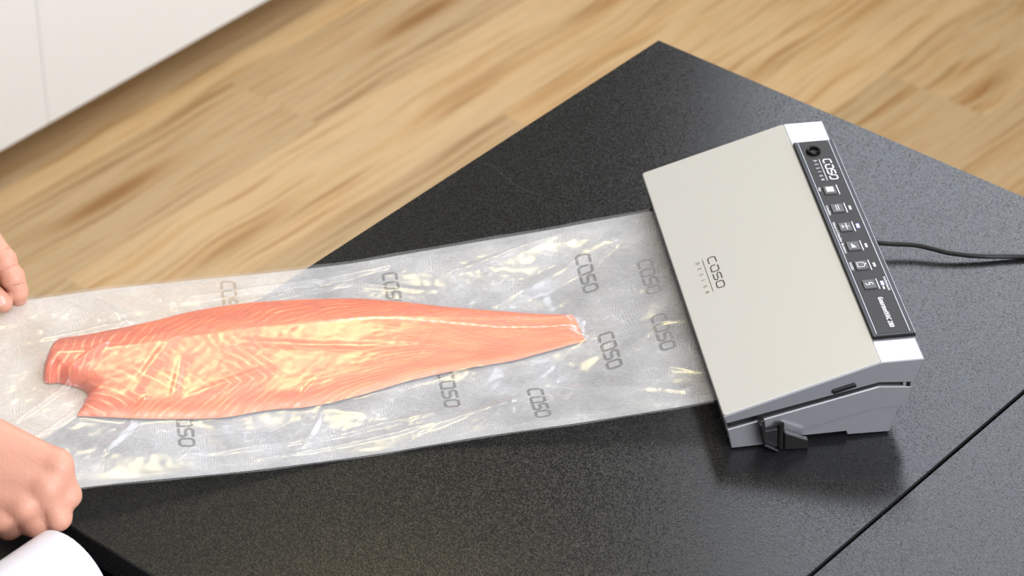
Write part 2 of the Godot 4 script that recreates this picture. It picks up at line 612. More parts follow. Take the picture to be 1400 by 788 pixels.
func room() -> void:
	var st := begin()
	slab(st, Vector3(-2.6, -0.12, -2.2), Vector3(4.2, -0.014, 4.4), 0.0)
	var under := mat(Color(0.5, 0.38, 0.25), 0.7)
	var fl := struct(part("floor", finish(st), under)) as MeshInstance3D
	var woods := []
	for k in 6:
		var m := mat(Color(1, 1, 1), 0.5)
		m.albedo_texture = wood(k + 3)
		woods.append(m)
	# planks run along z; each a bevelled board of its own
	var wide := 0.19
	var long := 1.29
	var shapes := []
	for k in 2:
		var b := begin()
		var p := PackedVector2Array([Vector2(0, -0.014), Vector2(wide - 0.0006, -0.014), Vector2(wide - 0.0006, -0.001), Vector2(wide - 0.0016, 0), Vector2(0.001, 0), Vector2(0, -0.001)])
		extrude(b, p, 0.0001, long - 0.0001, 0.0)
		var raw: ArrayMesh = finish(b)
		var arr := raw.surface_get_arrays(0)
		var uv := PackedVector2Array()
		for q in arr[Mesh.ARRAY_VERTEX]:
			uv.append(Vector2(q.z / long, q.x / wide) if k == 0 else Vector2(1.0 - q.z / long, 1.0 - q.x / wide))
		arr[Mesh.ARRAY_TEX_UV] = uv
		var am := ArrayMesh.new()
		am.add_surface_from_arrays(Mesh.PRIMITIVE_TRIANGLES, arr)
		shapes.append(am)
	var rng := RandomNumberGenerator.new()
	rng.seed = 5
	for i in range(-7, 9):
		var shift: float = -0.85 - long * 2.0 + (0.0 if i == 0 else [0.43, 0.0, 0.82, 0.2, 0.61][posmod(i, 5)])
		if i == -1:
			shift += 0.11
		for k in 5:
			var z: float = shift + k * long
			var z_a := maxf(z, -2.2)
			if z + long < -2.1 or z > 3.0:
				continue
			var pk := part("plank", shapes[rng.randi() % 2], woods[rng.randi() % 6], fl, Vector3(-0.94 + i * wide, 0.0, z_a))
			pk.scale.z = (z + long - z_a) / long
	# walls with thickness; the north wall has an opening for the unseen window
	struct(part("wall_west", box(Vector3(-2.2, 0, -2.2), Vector3(-2.05, 4.2, 4.4), 0.0), M.wall))
	var e := begin()
	slab(e, Vector3(4.05, 0, -2.2), Vector3(4.2, 4.2, -0.5), 0.0)
	slab(e, Vector3(4.05, 0, 2.5), Vector3(4.2, 4.2, 4.4), 0.0)
	slab(e, Vector3(4.05, 0, -0.5), Vector3(4.2, 1.0, 2.5), 0.0)
	slab(e, Vector3(4.05, 3.2, -0.5), Vector3(4.2, 4.2, 2.5), 0.0)
	struct(part("wall_east", finish(e), M.wall))
	struct(part("wall_south", box(Vector3(-2.2, 0, 4.25), Vector3(4.2, 4.2, 4.4), 0.0), M.wall))
	var n := begin()
	slab(n, Vector3(-2.2, 0, -2.2), Vector3(-1.25, 4.2, -2.0), 0.0)
	slab(n, Vector3(0.9, 0, -2.2), Vector3(4.2, 4.2, -2.0), 0.0)
	slab(n, Vector3(-1.25, 0, -2.2), Vector3(0.9, 2.0, -2.0), 0.0)
	slab(n, Vector3(-1.25, 4.0, -2.2), Vector3(0.9, 4.2, -2.0), 0.0)
	struct(part("wall_north", finish(n), M.wall))
	struct(part("ceiling", box(Vector3(-2.2, 4.2, -2.2), Vector3(4.2, 4.35, 4.4), 0.0), M.ceiling))
	var wn := struct(add(Node3D.new(), "unseen_window_1"))  # unseen window, set where the table top mirrors it
	var fr := begin()
	for x in [-1.25, -0.2, 0.85]:
		slab(fr, Vector3(x, 2.0, -2.12), Vector3(x + 0.06, 4.0, -2.05), 0.004)
	slab(fr, Vector3(-1.25, 2.0, -2.12), Vector3(0.9, 2.06, -2.05), 0.004)
	slab(fr, Vector3(-1.25, 3.94, -2.12), Vector3(0.9, 4.0, -2.05), 0.004)
	part("window_frame", finish(fr), M.white, wn)
	var glass := mat(Color(1, 1, 1, 0.05), 0.02)
	glass.transparency = BaseMaterial3D.TRANSPARENCY_ALPHA
	part("pane", box(Vector3(-1.19, 2.06, -2.09), Vector3(-0.2, 3.94, -2.084), 0.0), glass, wn)
	var we := struct(add(Node3D.new(), "unseen_window_2"))  # unseen window, frames the light thrown on the cabinets
	part("pane", box(Vector3(4.12, 1.0, -0.5), Vector3(4.126, 3.2, 2.5), 0.0), glass, we)
	var fe := begin()
	for z in [-0.5, 0.97, 2.44]:
		slab(fe, Vector3(4.09, 1.0, z), Vector3(4.16, 3.2, z + 0.06), 0.004)
	part("window_frame", finish(fe), M.white, we)
	part("pane", box(Vector3(-0.14, 2.06, -2.09), Vector3(0.84, 3.94, -2.084), 0.0), glass, wn)

func cabinets() -> void:
	var labels := ["white cabinet at the left edge, left of the door gap", "wide white cabinet right of the door gap, above the wooden floor"]
	var spans := [[-0.3174, 0.9], [-1.52, -0.3176]]
	for k in 2:
		var z0: float = spans[k][0]
		var z1: float = spans[k][1]
		var c := thing("cabinet", labels[k], "cabinet", Vector3(-1.358, 0, (z0 + z1) / 2.0), 0.0, "white cabinets along the wall")
		var h := (z1 - z0) / 2.0
		part("body", box(Vector3(-0.6, 0.07, -h + 0.0005), Vector3(-0.021, 0.9, h - 0.0005), 0.001), M.white, c)
		part("door", box(Vector3(-0.0205, 0.07, -h + 0.0004), Vector3(0, 0.895, h - 0.0004), 0.001), M.white, c)
		part("plinth", box(Vector3(-0.58, 0.0, -h + 0.002), Vector3(-0.2, 0.07, h - 0.002), 0.001), mat(Color(0.22, 0.15, 0.10), 0.6), c)

# ---------------------------------------------------------------- tables
func tables() -> void:
	var spans := [[0.0, 0.6065], [0.6085, 1.215]]
	var labels := ["black laminate work table under the film bag, the sealer standing across it", "black speckled work table beyond the joint line at the lower right"]
	for k in 2:
		var x0: float = spans[k][0]
		var x1: float = spans[k][1]
		var t := thing("work_table", labels[k], "table", Vector3(x0, 0, 0), 0.0, "black work tables pushed together")
		var w := x1 - x0
		var st := begin()
		var p := PackedVector2Array([Vector2(0, 0), Vector2(w, 0), Vector2(w, 0.92), Vector2(0, 0.92)])
		var flat := Transform3D(Basis(Vector3(1, 0, 0), Vector3(0, 0, 1), Vector3(0, -1, 0)), Vector3(0, TABLE, 0))
		extrude(st, rounded(p, 0.0025, 3), 0.0, 0.028, 0.0012, flat)
		part("tabletop", finish(st), M.laminate, t)
		var leg := box(Vector3(-0.02, 0, -0.02), Vector3(0.02, TABLE - 0.06, 0.02), 0.002)
		for q in [Vector3(0.05, 0, 0.06), Vector3(w - 0.05, 0, 0.06), Vector3(0.05, 0, 0.86), Vector3(w - 0.05, 0, 0.86)]:
			part("leg", leg, M.metal_leg, t, q)
		var fr := begin()
		for z in [0.05, 0.85]:
			slab(fr, Vector3(0.03, TABLE - 0.062, z - 0.01), Vector3(w - 0.03, TABLE - 0.028, z + 0.03), 0.001)
		for x in [0.03, w - 0.07]:
			slab(fr, Vector3(x, TABLE - 0.062, 0.08), Vector3(x + 0.04, TABLE - 0.028, 0.84), 0.001)
		part("frame", finish(fr), M.metal_leg, t)
		if k == 0:
			# wear and specks on the black surface
			var sc := mat(Color(0.34, 0.34, 0.33), 0.6)
			for line in [[Vector2(0.0138, 0.2836), Vector2(0.034, 0.2905), Vector2(0.0548, 0.2969), Vector2(0.0762, 0.2984), Vector2(0.09, 0.295)], [Vector2(0.2488, 0.7417), Vector2(0.256, 0.737), Vector2(0.2628, 0.7324)]]:
				var s := begin()
				ribbon(s, line, 0.00022, func(q: Vector2) -> Vector3: return Vector3(q.x, TABLE + 0.00006, q.y))
				part("scratch", finish(s), sc, t)
			for q in [[0.2264, 0.7518, 0.0007], [0.022, 0.0075, 0.0009], [0.1978, 0.3422, 0.0004], [0.1012, 0.2903, 0.0004], [0.0287, 0.0606, 0.0005]]:
				var d := SphereMesh.new()
				d.radius = q[2]
				d.height = q[2]
				d.radial_segments = 8
				d.rings = 4
				part("speck", d, sc, t, Vector3(q[0], TABLE, q[1]))
	var s := thing("side_table", "low black side table at the lower left corner carrying the white roll", "table", Vector3(0.2, 0, 1.2))
	part("tabletop", box(Vector3(-0.36, 0.60, -0.31), Vector3(0.4, 0.855, 0.12), 0.002), M.black, s)
	for x in [-0.33, 0.36]:
		for z in [-0.24, 0.08]:
			part("leg", box(Vector3(x - 0.02, 0, z - 0.02), Vector3(x + 0.02, 0.60, z + 0.02), 0.002), M.black, s)

# ---------------------------------------------------------------- vacuum sealer
func vacuum_sealer() -> void:
	var o := thing("vacuum_sealer", "silver vacuum sealer with beige lid and black button panel on the black table", "vacuum sealer", SEALER_AT, SEALER_TURN)
	sealer_frame = o.transform
	var z0 := -0.3728
	var z1 := 0.0006
	var lid_shape := PackedVector2Array([Vector2(-0.009, 0.0372), Vector2(-0.0055, 0.0292), Vector2(0.1256, 0.0578), Vector2(0.1566, 0.0548), Vector2(0.1636, 0.0795), Vector2(0.126, 0.0797)])
	part("lid", prism(rounded(lid_shape, 0.0012, 2), z0, z1, 0.0009), M.silver, o)
	# the lid's cover plate lies on the slope
	var slope := Transform3D(Basis(Vector3(cos(SLOPE), sin(SLOPE), 0), Vector3(-sin(SLOPE), cos(SLOPE), 0), Vector3(0, 0, 1)), Vector3(-0.009, 0.0375, 0))
	var lying := slope * LYING
	var pl := begin()
	extrude(pl, rounded(PackedVector2Array([Vector2(0.0010, -z0 - 0.0008), Vector2(0.1408, -z0 - 0.0008), Vector2(0.1408, -z1 + 0.0012), Vector2(0.0010, -z1 + 0.0012)]), 0.003, 4), -0.0006, 0.0006, 0.0004, lying)
	part("lid_plate", finish(pl), M.plate, o)
	# word mark on the plate: letters read along z, their tops towards the panel
	var on_plate := func(q: Vector2) -> Vector3: return slope * Vector3((q.y + 0.009) / cos(SLOPE), 0.0008, q.x)
	var wm := begin()
	word_mark(wm, 0.0066, 0.0123, 0.0092, 0.0011, func(q: Vector2) -> Vector3: return on_plate.call(q + Vector2(-0.2140, 0.0216)))
	ribbon(wm, [Vector2(-0.2145, 0.0171), Vector2(-0.166, 0.0171)], 0.0005, on_plate)
	part("brand_print", finish(wm), M.print_dark, o)
	for i in 6:
		var at: Vector3 = on_plate.call(Vector2(-0.2132 + i * 0.00885, 0.0121))
		text("brand_lettering", "DESIGN"[i], 0.0036, Transform3D(Basis(Vector3(0, 0, 1), Vector3(cos(SLOPE), sin(SLOPE), 0), Vector3(-sin(SLOPE), cos(SLOPE), 0)), at), M.print_grey, o)
	# gap between lid and tray, the tray's shell and the recessed base
	part("gasket", prism(PackedVector2Array([Vector2(-0.002, 0.022), Vector2(0.1259, 0.0525), Vector2(0.146, 0.050), Vector2(0.146, 0.057), Vector2(0.1256, 0.0595), Vector2(-0.001, 0.031)]), z0 + 0.004, z1 - 0.0035, 0.0), M.gap, o)
	var tray := PackedVector2Array([Vector2(0, 0.0015), Vector2(0.038, 0.0022), Vector2(0.055, 0.0128), Vector2(0.1262, 0.0302), Vector2(0.1532, 0.0287), Vector2(0.1545, 0.049), Vector2(0.1520, 0.0507), Vector2(0.1500, 0.0506), Vector2(0.1259, 0.0534), Vector2(-0.0046, 0.0225)])
	part("tray", prism(rounded(tray, 0.0008, 2), z0 + 0.001, z1 - 0.0006, 0.0009), M.silver, o)
	var base := PackedVector2Array([Vector2(0.045, 0.011), Vector2(0.0640, 0.0066), Vector2(0.1006, 0.0070), Vector2(0.1016, 0.0030), Vector2(0.139, 0.0020), Vector2(0.1458, 0.0300), Vector2(0.1262, 0.034), Vector2(0.05, 0.016)])
	part("base", prism(rounded(base, 0.0008, 2), z0 + 0.003, z1 - 0.0022, 0.0006), M.silver, o)
	for z in [-0.34, -0.03]:
		var ft := begin()
		lathe(ft, PackedVector2Array([Vector2(0.0, 0.0), Vector2(0.006, 0.0), Vector2(0.006, 0.0035), Vector2(0.0, 0.0035)]), 16, Transform3D(LYING.basis, Vector3(0.12, 0.0002, z)))
		part("rubber_foot", finish(ft), M.black, o)
	# hinge at the rear end of the gap
	part("hinge", box(Vector3(0.1500, 0.0500, -0.010), Vector3(0.1535, 0.0560, z1 - 0.0008), 0.0006), M.black, o)
	part("hinge_tab", box(Vector3(0.1465, 0.0505, -0.012), Vector3(0.1498, 0.0560, z1 - 0.001), 0.0006), M.silver, o)
	# oblong release button in the lid's end
	var sl := begin()
	var across := Vector2(0.0203, 0.0058)
	var up := Vector2(-across.y, across.x).normalized() * 0.0021
	var c0 := Vector2(0.0848, 0.0534)
	extrude(sl, rounded(PackedVector2Array([c0 - up, c0 + across - up, c0 + across + up, c0 + up]), 0.0016, 4), z1 - 0.001, z1 + 0.0022, 0.0006)
	part("release_button", finish(sl), M.black, o)
	# locking lever: a bent black bracket on a pin
	var lv := thing_part("locking_lever", o)
	var a := begin()
	extrude(a, rounded(PackedVector2Array([Vector2(0.0215, 0.0330), Vector2(0.0262, 0.0335), Vector2(0.0278, 0.0215), Vector2(0.0400, 0.0235), Vector2(0.0412, 0.0060), Vector2(0.0375, 0.0035), Vector2(0.0262, 0.0105)]), 0.0008, 2), z1 + 0.0002, z1 + 0.0058, 0.0007)
	part("lever_plate", finish(a), mat(Color(0.085, 0.085, 0.085), 0.4), lv)
	var b := begin()
	extrude(b, PackedVector2Array([Vector2(0.0208, 0.0332), Vector2(0.0228, 0.0332), Vector2(0.0272, 0.0104), Vector2(0.0388, 0.0030), Vector2(0.0382, 0.0008), Vector2(0.0255, 0.0090)]), z1 + 0.0005, z1 + 0.0105, 0.0006)
	part("lever_rim", finish(b), M.black, lv)
	var pn := begin()
	tube(pn, PackedVector3Array([Vector3(0.0415, 0.0030, z1 + 0.005), Vector3(0.0405, 0.0280, z1 + 0.005)]), PackedFloat32Array([0.0031]), 16)
	part("pivot_pin", finish(pn), mat(Color(0.12, 0.12, 0.115), 0.25, 0.3), lv)
	var d := begin()
	extrude(d, rounded(PackedVector2Array([Vector2(0.043, 0.0215), Vector2(0.0640, 0.0110), Vector2(0.0650, 0.0012), Vector2(0.0440, 0.0030)]), 0.0008, 2), z1 + 0.0045, z1 + 0.0095, 0.0007)
	part("lever_flap", finish(d), mat(Color(0.085, 0.085, 0.083), 0.35), lv)
	control_panel(o)
	# power cord, leaving the base under the panel
	var cord := PackedVector3Array([Vector3(0.135, 0.0120, -0.2690), Vector3(0.1600, 0.0125, -0.2680), Vector3(0.1873, 0.012, -0.2657), Vector3(0.2039, 0.011, -0.2622), Vector3(0.2271, 0.0102, -0.2576), Vector3(0.2428, 0.009, -0.2507), Vector3(0.2583, 0.0072, -0.2439), Vector3(0.2849, 0.0050, -0.2380), Vector3(0.3257, 0.0030, -0.2338), Vector3(0.3785, 0.0028, -0.2223), Vector3(0.4605, 0.0028, -0.2105), Vector3(0.60, 0.0028, -0.21)])
	var cd := begin()
	tube(cd, smooth_line(cord, 8), PackedFloat32Array([0.0026]), 14)
	part("power_cord", finish(cd), mat(Color(0.055, 0.055, 0.055), 0.3), o)

func thing_part(called: String, parent: Node) -> Node3D:
	return add(Node3D.new(), called, parent)

func control_panel(o: Node3D) -> void:
	var p := thing_part("control_panel", o)
	var bz := begin()
	var lying := LYING
	var lo := Vector2(0.1262, -0.3362)
	var hi := Vector2(0.1638, -0.0315)
	extrude(bz, rounded(PackedVector2Array([Vector2(lo.x, -lo.y), Vector2(hi.x, -lo.y), Vector2(hi.x, -hi.y), Vector2(lo.x, -hi.y)]), 0.0012, 3), 0.077, 0.0826, 0.0007, lying)
	part("bezel", finish(bz), M.black_gloss, p)
	part("panel_face", box(Vector3(0.1302, 0.0815, lo.y + 0.0018), Vector3(0.1596, 0.0829, hi.y - 0.0032), 0.0003), M.panel, p)
	var y := 0.0830
	part("trim_line", box(Vector3(0.1301, 0.0820, lo.y + 0.002), Vector3(0.1306, y + 0.0001, hi.y - 0.003), 0.0), M.steel, p)
	part("trim_line", box(Vector3(0.1592, 0.0820, lo.y + 0.002), Vector3(0.1597, y + 0.0001, hi.y - 0.003), 0.0), M.steel, p)
	part("trim_line", box(Vector3(0.1633, 0.078, lo.y + 0.001), Vector3(0.1640, 0.0826, hi.y - 0.001), 0.0002), M.steel, p)
	# vacuum hose socket
	var port := begin()
	var at := Transform3D(LYING.basis, Vector3(0.1412, 0.0, -0.3174))
	lathe(port, PackedVector2Array([Vector2(0.0070, 0.0825), Vector2(0.0067, 0.0850), Vector2(0.0058, 0.0857), Vector2(0.0044, 0.0850), Vector2(0.0040, 0.0800), Vector2(0.0, 0.0800)]), 28, at)
	part("hose_socket", finish(port), M.black_gloss, p)
	var flat := func(q: Vector2) -> Vector3: return Vector3(q.y, y + 0.0002, q.x)
	var wm := begin()
	word_mark(wm, 0.0068, 0.0087, 0.0068, 0.0013, func(q: Vector2) -> Vector3: return flat.call(q + Vector2(-0.3032, 0.1468)))
	ribbon(wm, [Vector2(-0.304, 0.1434), Vector2(-0.2688, 0.1432)], 0.0006, flat)
	part("brand_print", finish(wm), M.print_white, p)
	var reading := Basis(Vector3(0, 0, 1), Vector3(1, 0, 0), Vector3(0, 1, 0))
	for i in 6:
		text("brand_lettering", "DESIGN"[i], 0.0030, Transform3D(reading, Vector3(0.1392, y + 0.0002, -0.3034 + i * 0.0062)), M.print_white, p)
	text("model_lettering", "GourmetVAC 280", 0.0046, Transform3D(reading, Vector3(0.1460, y + 0.0002, -0.0862)), M.print_white, p, true, 0.88)
	# six keys with their icons, marker lines, lamps and captions
	var zs := [-0.2530, -0.2235, -0.1937, -0.1639, -0.1341, -0.1053]
	var captions := ["Stop", "Schweißen", "Vakuum & Schweißen", "Marinieren", "Behälter", ""]
	for k in 6:
		var z: float = zs[k]
		var key := part("button", box(Vector3(0.1358, 0.0824, z - 0.0064), Vector3(0.1472, 0.0842, z + 0.0064), 0.0005), M.button, p)
		var ic := begin()
		var top := func(q: Vector2) -> Vector3: return Vector3(0.1415 + q.y, 0.0844, z + q.x)
		match k:
			0:
				ribbon(ic, [Vector2(-0.0038, 0), Vector2(0.0038, 0)], 0.0066, top)
			1:
				ribbon(ic, [Vector2(-0.0045, 0.0010), Vector2(0.0045, 0.0010)], 0.0006, top)
				ribbon(ic, [Vector2(-0.0045, -0.0010), Vector2(0.0045, -0.0010)], 0.0006, top)
			2:
				ribbon(ic, [Vector2(0, -0.0040), Vector2(0, 0.0040)], 0.0007, top)
				ribbon(ic, [Vector2(-0.0045, 0.0010), Vector2(0.0045, 0.0010)], 0.0009, top)
				ribbon(ic, [Vector2(0.0008, -0.0020), Vector2(0.0026, -0.0032)], 0.0008, top)
				ribbon(ic, [Vector2(-0.0008, -0.0020), Vector2(-0.0026, -0.0032)], 0.0008, top)
			3:
				var t3: Array = [Vector2(-0.0035, -0.0014), Vector2(0.0035, -0.0020), Vector2(0.0035, 0.0024)]
				quad(ic, top.call(t3[0]), top.call(t3[1]), top.call(t3[2]), top.call(t3[2]))
			4:
				ribbon(ic, [Vector2(-0.0032, -0.0036), Vector2(0.0032, -0.0036), Vector2(0.0032, 0.0016), Vector2(0.0010, 0.0030), Vector2(-0.0010, 0.0030), Vector2(-0.0032, 0.0016), Vector2(-0.0032, -0.0036)], 0.0007, top)
				ribbon(ic, [Vector2(0.0005, 0.0030), Vector2(-0.0020, 0.0048)], 0.0007, top)
			5:
				ribbon(ic, [Vector2(-0.0010, -0.0034), Vector2(0.0018, -0.0024), Vector2(0.0012, 0.0002), Vector2(-0.0012, -0.0002), Vector2(-0.0014, 0.0022), Vector2(0.0014, 0.0032)], 0.0008, top)
		part("icon_print", finish(ic), M.print_white, key)
		var ln := begin()
		ribbon(ln, [Vector2(z - 0.0080, 0.1492), Vector2(z + 0.0074, 0.1492)], 0.0008, flat)
		part("marker_line", finish(ln), M.print_white, p)
		if captions[k] != "":
			text("caption_lettering", captions[k], 0.0021, Transform3D(reading, Vector3(0.1328, y + 0.0002, z - 0.0062 - (0.003 if k == 2 else 0.0))), M.print_white, p)
		if k in [2, 5]:
			part("indicator_light", box(Vector3(0.1518, 0.0826, z - 0.0038), Vector3(0.1546, 0.0834, z + 0.0022), 0.0002), M.led, p)
		elif k > 0:
			part("indicator_print", box(Vector3(0.1522, 0.0826, z - 0.0030), Vector3(0.1542, 0.0831, z + 0.0028), 0.0), M.print_white, p)
	text("caption_lettering", "trocken", 0.0019, Transform3D(reading, Vector3(0.1570, y + 0.0002, -0.1150)), M.print_white, p)
	text("caption_lettering", "feucht", 0.0019, Transform3D(reading, Vector3(0.1568, y + 0.0002, -0.1040)), M.print_white, p)
	part("indicator_print", box(Vector3(0.1522, 0.0826, -0.1015), Vector3(0.1538, 0.0831, -0.0975), 0.0), M.print_white, p)

# ---------------------------------------------------------------- salmon, in the sealer's axes
const FISH_W := [-0.5758, -0.5638, -0.5414, -0.5221, -0.4831, -0.4434, -0.397, -0.3507, -0.3047, -0.2723, -0.2211, -0.1569, -0.1186, -0.096]
const FISH_FAR := [-0.1768, -0.1962, -0.2015, -0.2073, -0.2199, -0.2363, -0.2481, -0.2516, -0.2489, -0.2416, -0.2269, -0.2125, -0.204, -0.2]
const FISH_NEAR_W := [-0.5768, -0.5495, -0.4911, -0.4289, -0.3839, -0.3523, -0.2998, -0.2597, -0.2064, -0.1666, -0.1255, -0.0958]
const FISH_NEAR := [-0.106, -0.101, -0.0956, -0.0958, -0.106, -0.1082, -0.121, -0.1338, -0.1436, -0.1482, -0.1592, -0.1666]
const ROW_V := [0.0, 0.15, 0.35, 0.48, 0.56, 0.62, 0.72, 0.85, 1.0]
const ROW_W0 := [-0.56, -0.5735, -0.576, -0.569, -0.556, -0.544, -0.5392, -0.544, -0.5495]

func fish_span(w: float) -> Vector2:
	return Vector2(curve(FISH_W, FISH_FAR, w), curve(FISH_NEAR_W, FISH_NEAR, w))

func fish_thick(w: float, v: float) -> float:
	var loin := 1.0 - 0.78 * clampf((v - 0.36) / 0.62, 0.0, 1.0) - 0.15 * smoothstep(0.3, 0.0, v)
	var taper := lerpf(0.55, 1.0, smoothstep(-0.10, -0.30, w))
	var s := fish_span(w)
	var wide := s.y - s.x
	var w0 := curve(ROW_V, ROW_W0, v)
	var w1 := -0.1010 + 0.0035 * v
	var d := minf(minf(v, 1.0 - v) * wide, minf(w - w0, w1 - w))
	var e := clampf(d / (0.013 if v < 0.5 else 0.018), 0.0, 1.0)
	return 0.021 * loin * taper * sqrt(maxf(0.0, 1.0 - (1.0 - e) * (1.0 - e)))

# height of the fish's surface above the table at a place, -1 outside it
func fish_top(w: float, l: float) -> float:
	if w < -0.58 or w > -0.096:
		return -1.0
	var s := fish_span(w)
	var v := (l - s.x) / (s.y - s.x)
	if v < 0.0 or v > 1.0 or w < curve(ROW_V, ROW_W0, v) or w > -0.1010 + 0.0035 * v:
		return -1.0
	return 0.0035 + lift(w) + fish_thick(w, v)

# how far the bag's floor is held up towards the hands
func lift(w: float) -> float:
	return 0.024 * smoothstep(-0.30, -0.62, w)

func lateral(w: float) -> float:
	return curve([-0.577, -0.545, -0.515, -0.47, -0.34, -0.25, -0.15, -0.097], [0.68, 0.66, 0.52, 0.37, 0.350, 0.38, 0.50, 0.55], w)

func flesh_texture() -> ImageTexture:
	var w := 1400
	var h := 400
	var im := Image.create(w, h, false, Image.FORMAT_RGB8)
	var soft := noise(0.010, 21, 3)
	var fine := noise(0.06, 22, 2)
	var wob := noise(0.006, 23, 2)
	var streaks := noise(0.05, 24, 2)
	for y in h:
		var v := float(y) / h
		for x in w:
			var u := float(x) / w
			var pw := -0.58 + u * 0.484
			var vc := lateral(pw)
			var m := v - vc
			var n1 := soft.get_noise_2d(x * 0.6, y * 1.6)
			var n2 := fine.get_noise_2d(x * 0.35, y)
			var n3 := wob.get_noise_2d(x, y)
			# the muscle segments: chevrons about the lateral line, turned back along the belly edge
			var tail := smoothstep(-0.40, -0.15, pw)
			var lean := lerpf(0.10, 0.34, tail)
			var shift := 0.0
			if m >= 0.0:
				shift = -(m * lean if m < 0.42 else 0.42 * lean - (m - 0.42) * lean * 1.7)
			else:
				shift = m * lerpf(lerpf(0.05, 0.16, smoothstep(-0.53, -0.42, pw)), 0.38, tail)
			var ph := (pw + shift + n3 * 0.006) / lerpf(0.0098, 0.0075, tail)
			var line := absf(ph - roundf(ph)) * 2.0          # 0 on a seam
			var seam := 1.0 - smoothstep(0.10, lerpf(0.42, 0.8, tail), line)
			seam *= clampf(0.62 + n1 * 0.9, 0.0, 1.0) * lerpf(1.0, 0.55, tail)
			seam *= lerpf(0.45, 1.0, smoothstep(0.02, 0.10, absf(m)))
			seam *= smoothstep(0.05, 0.20, v) * 0.8 + 0.2
			var c := Color(0.86, 0.37, 0.15).lerp(Color(0.91, 0.40, 0.08), clampf(0.5 + n1 * 1.1 + tail * 0.25, 0.0, 1.0))
			c = c.lerp(Color(0.80, 0.33, 0.18), smoothstep(-0.47, -0.54, pw) * 0.8)
			# paler pink near the lateral line and along both borders
			c = c.lerp(Color(0.91, 0.50, 0.32), 0.7 * (1.0 - smoothstep(0.0, 0.13, absf(m + 0.02))) * (1.0 - tail * 0.7))
			c = c.lerp(Color(0.95, 0.60, 0.48), 0.8 * smoothstep(0.90, 0.985, v) + 0.6 * smoothstep(0.09, 0.0, v))
			c = c.lerp(Color(0.96, 0.67, 0.49), clampf(seam * 0.95, 0.0, 1.0))
			# paler and deeper fibres that follow the segments
			var fibre := streaks.get_noise_2d((pw + shift) * 5200.0, m * 90.0)
			c = c.lerp(Color(0.93, 0.56, 0.40), clampf(fibre * 0.9, 0.0, 0.5) * (0.35 + 0.65 * tail))
			c = c.lerp(Color(0.90, 0.35, 0.06), clampf(-fibre * 0.9, 0.0, 0.5))
			var mid := 1.0 - smoothstep(0.006, 0.022, absf(m + 0.004))
			c = c.lerp(Color(0.98, 0.78, 0.70), mid * smoothstep(-0.38, -0.30, pw) * (0.75 + 0.25 * sin(pw * 700.0)))
			var k := 1.0 + n2 * 0.07 + n1 * 0.05
			im.set_pixel(x, y, Color(clampf(c.r * k, 0, 1), clampf(c.g * k, 0, 1), clampf(c.b * k, 0, 1)))
	return ImageTexture.create_from_image(im)

func salmon() -> void:
	var o := thing("salmon_fillet", "long orange salmon fillet with white fat lines lying inside the clear film bag", "salmon", sealer_frame.origin, SEALER_TURN)
	var flesh := mat(Color(1, 1, 1), 0.35)
	flesh.albedo_texture = flesh_texture()
	flesh.subsurf_scatter_enabled = true
	flesh.subsurf_scatter_strength = 0.06
	var spot := func(a: float, v: float) -> Vector2:
		var w0 := curve(ROW_V, ROW_W0, v)
		var w1 := -0.1010 + 0.0035 * v
		var w := lerpf(w0, w1, a)
		var s := fish_span(w)
		return Vector2(w, lerpf(s.x, s.y, v))
	var bump := noise(160.0, 31, 2)
	var top := func(a: float, b: float) -> Vector3:
		var v := b
		var p: Vector2 = spot.call(a, v)
		return Vector3(p.x, 0.0035 + lift(p.x) + fish_thick(p.x, v) + bump.get_noise_2d(p.x, p.y * 1.5) * 0.0005 * smoothstep(0.0, 0.01, fish_thick(p.x, v)), p.y)
	var tex := func(a: float, b: float) -> Vector2:
		var p: Vector2 = spot.call(a, b)
		return Vector2((p.x + 0.58) / 0.484, b)
	part("flesh", sheet(320, 110, top, tex), flesh, o)
	var under := func(a: float, b: float) -> Vector3:
		var p: Vector2 = spot.call(1.0 - a, b)
		return Vector3(p.x, 0.0030 + lift(p.x), p.y)
	part("skin", sheet(120, 30, under, tex), mat(Color(0.55, 0.55, 0.56), 0.3, 0.3), o)

# ---------------------------------------------------------------- film bag
const BAG_W := [-0.68, -0.6107, -0.5847, -0.5126, -0.4128, -0.3213, -0.2082, -0.098, -0.0494, -0.0077, 0.03]
const BAG_FAR := [-0.266, -0.2732, -0.2758, -0.2892, -0.306, -0.3173, -0.3236, -0.3258, -0.3276, -0.3288, -0.329]
const BAG_NEAR_W := [-0.68, -0.5506, -0.4348, -0.3221, -0.2209, -0.1199, -0.0438, -0.0086, 0.03]
const BAG_NEAR := [0.011, -0.0063, -0.0214, -0.0366, -0.0422, -0.0397, -0.0387, -0.0392, -0.0392]
const BAG_W0 := -0.67
const BAG_W1 := 0.022
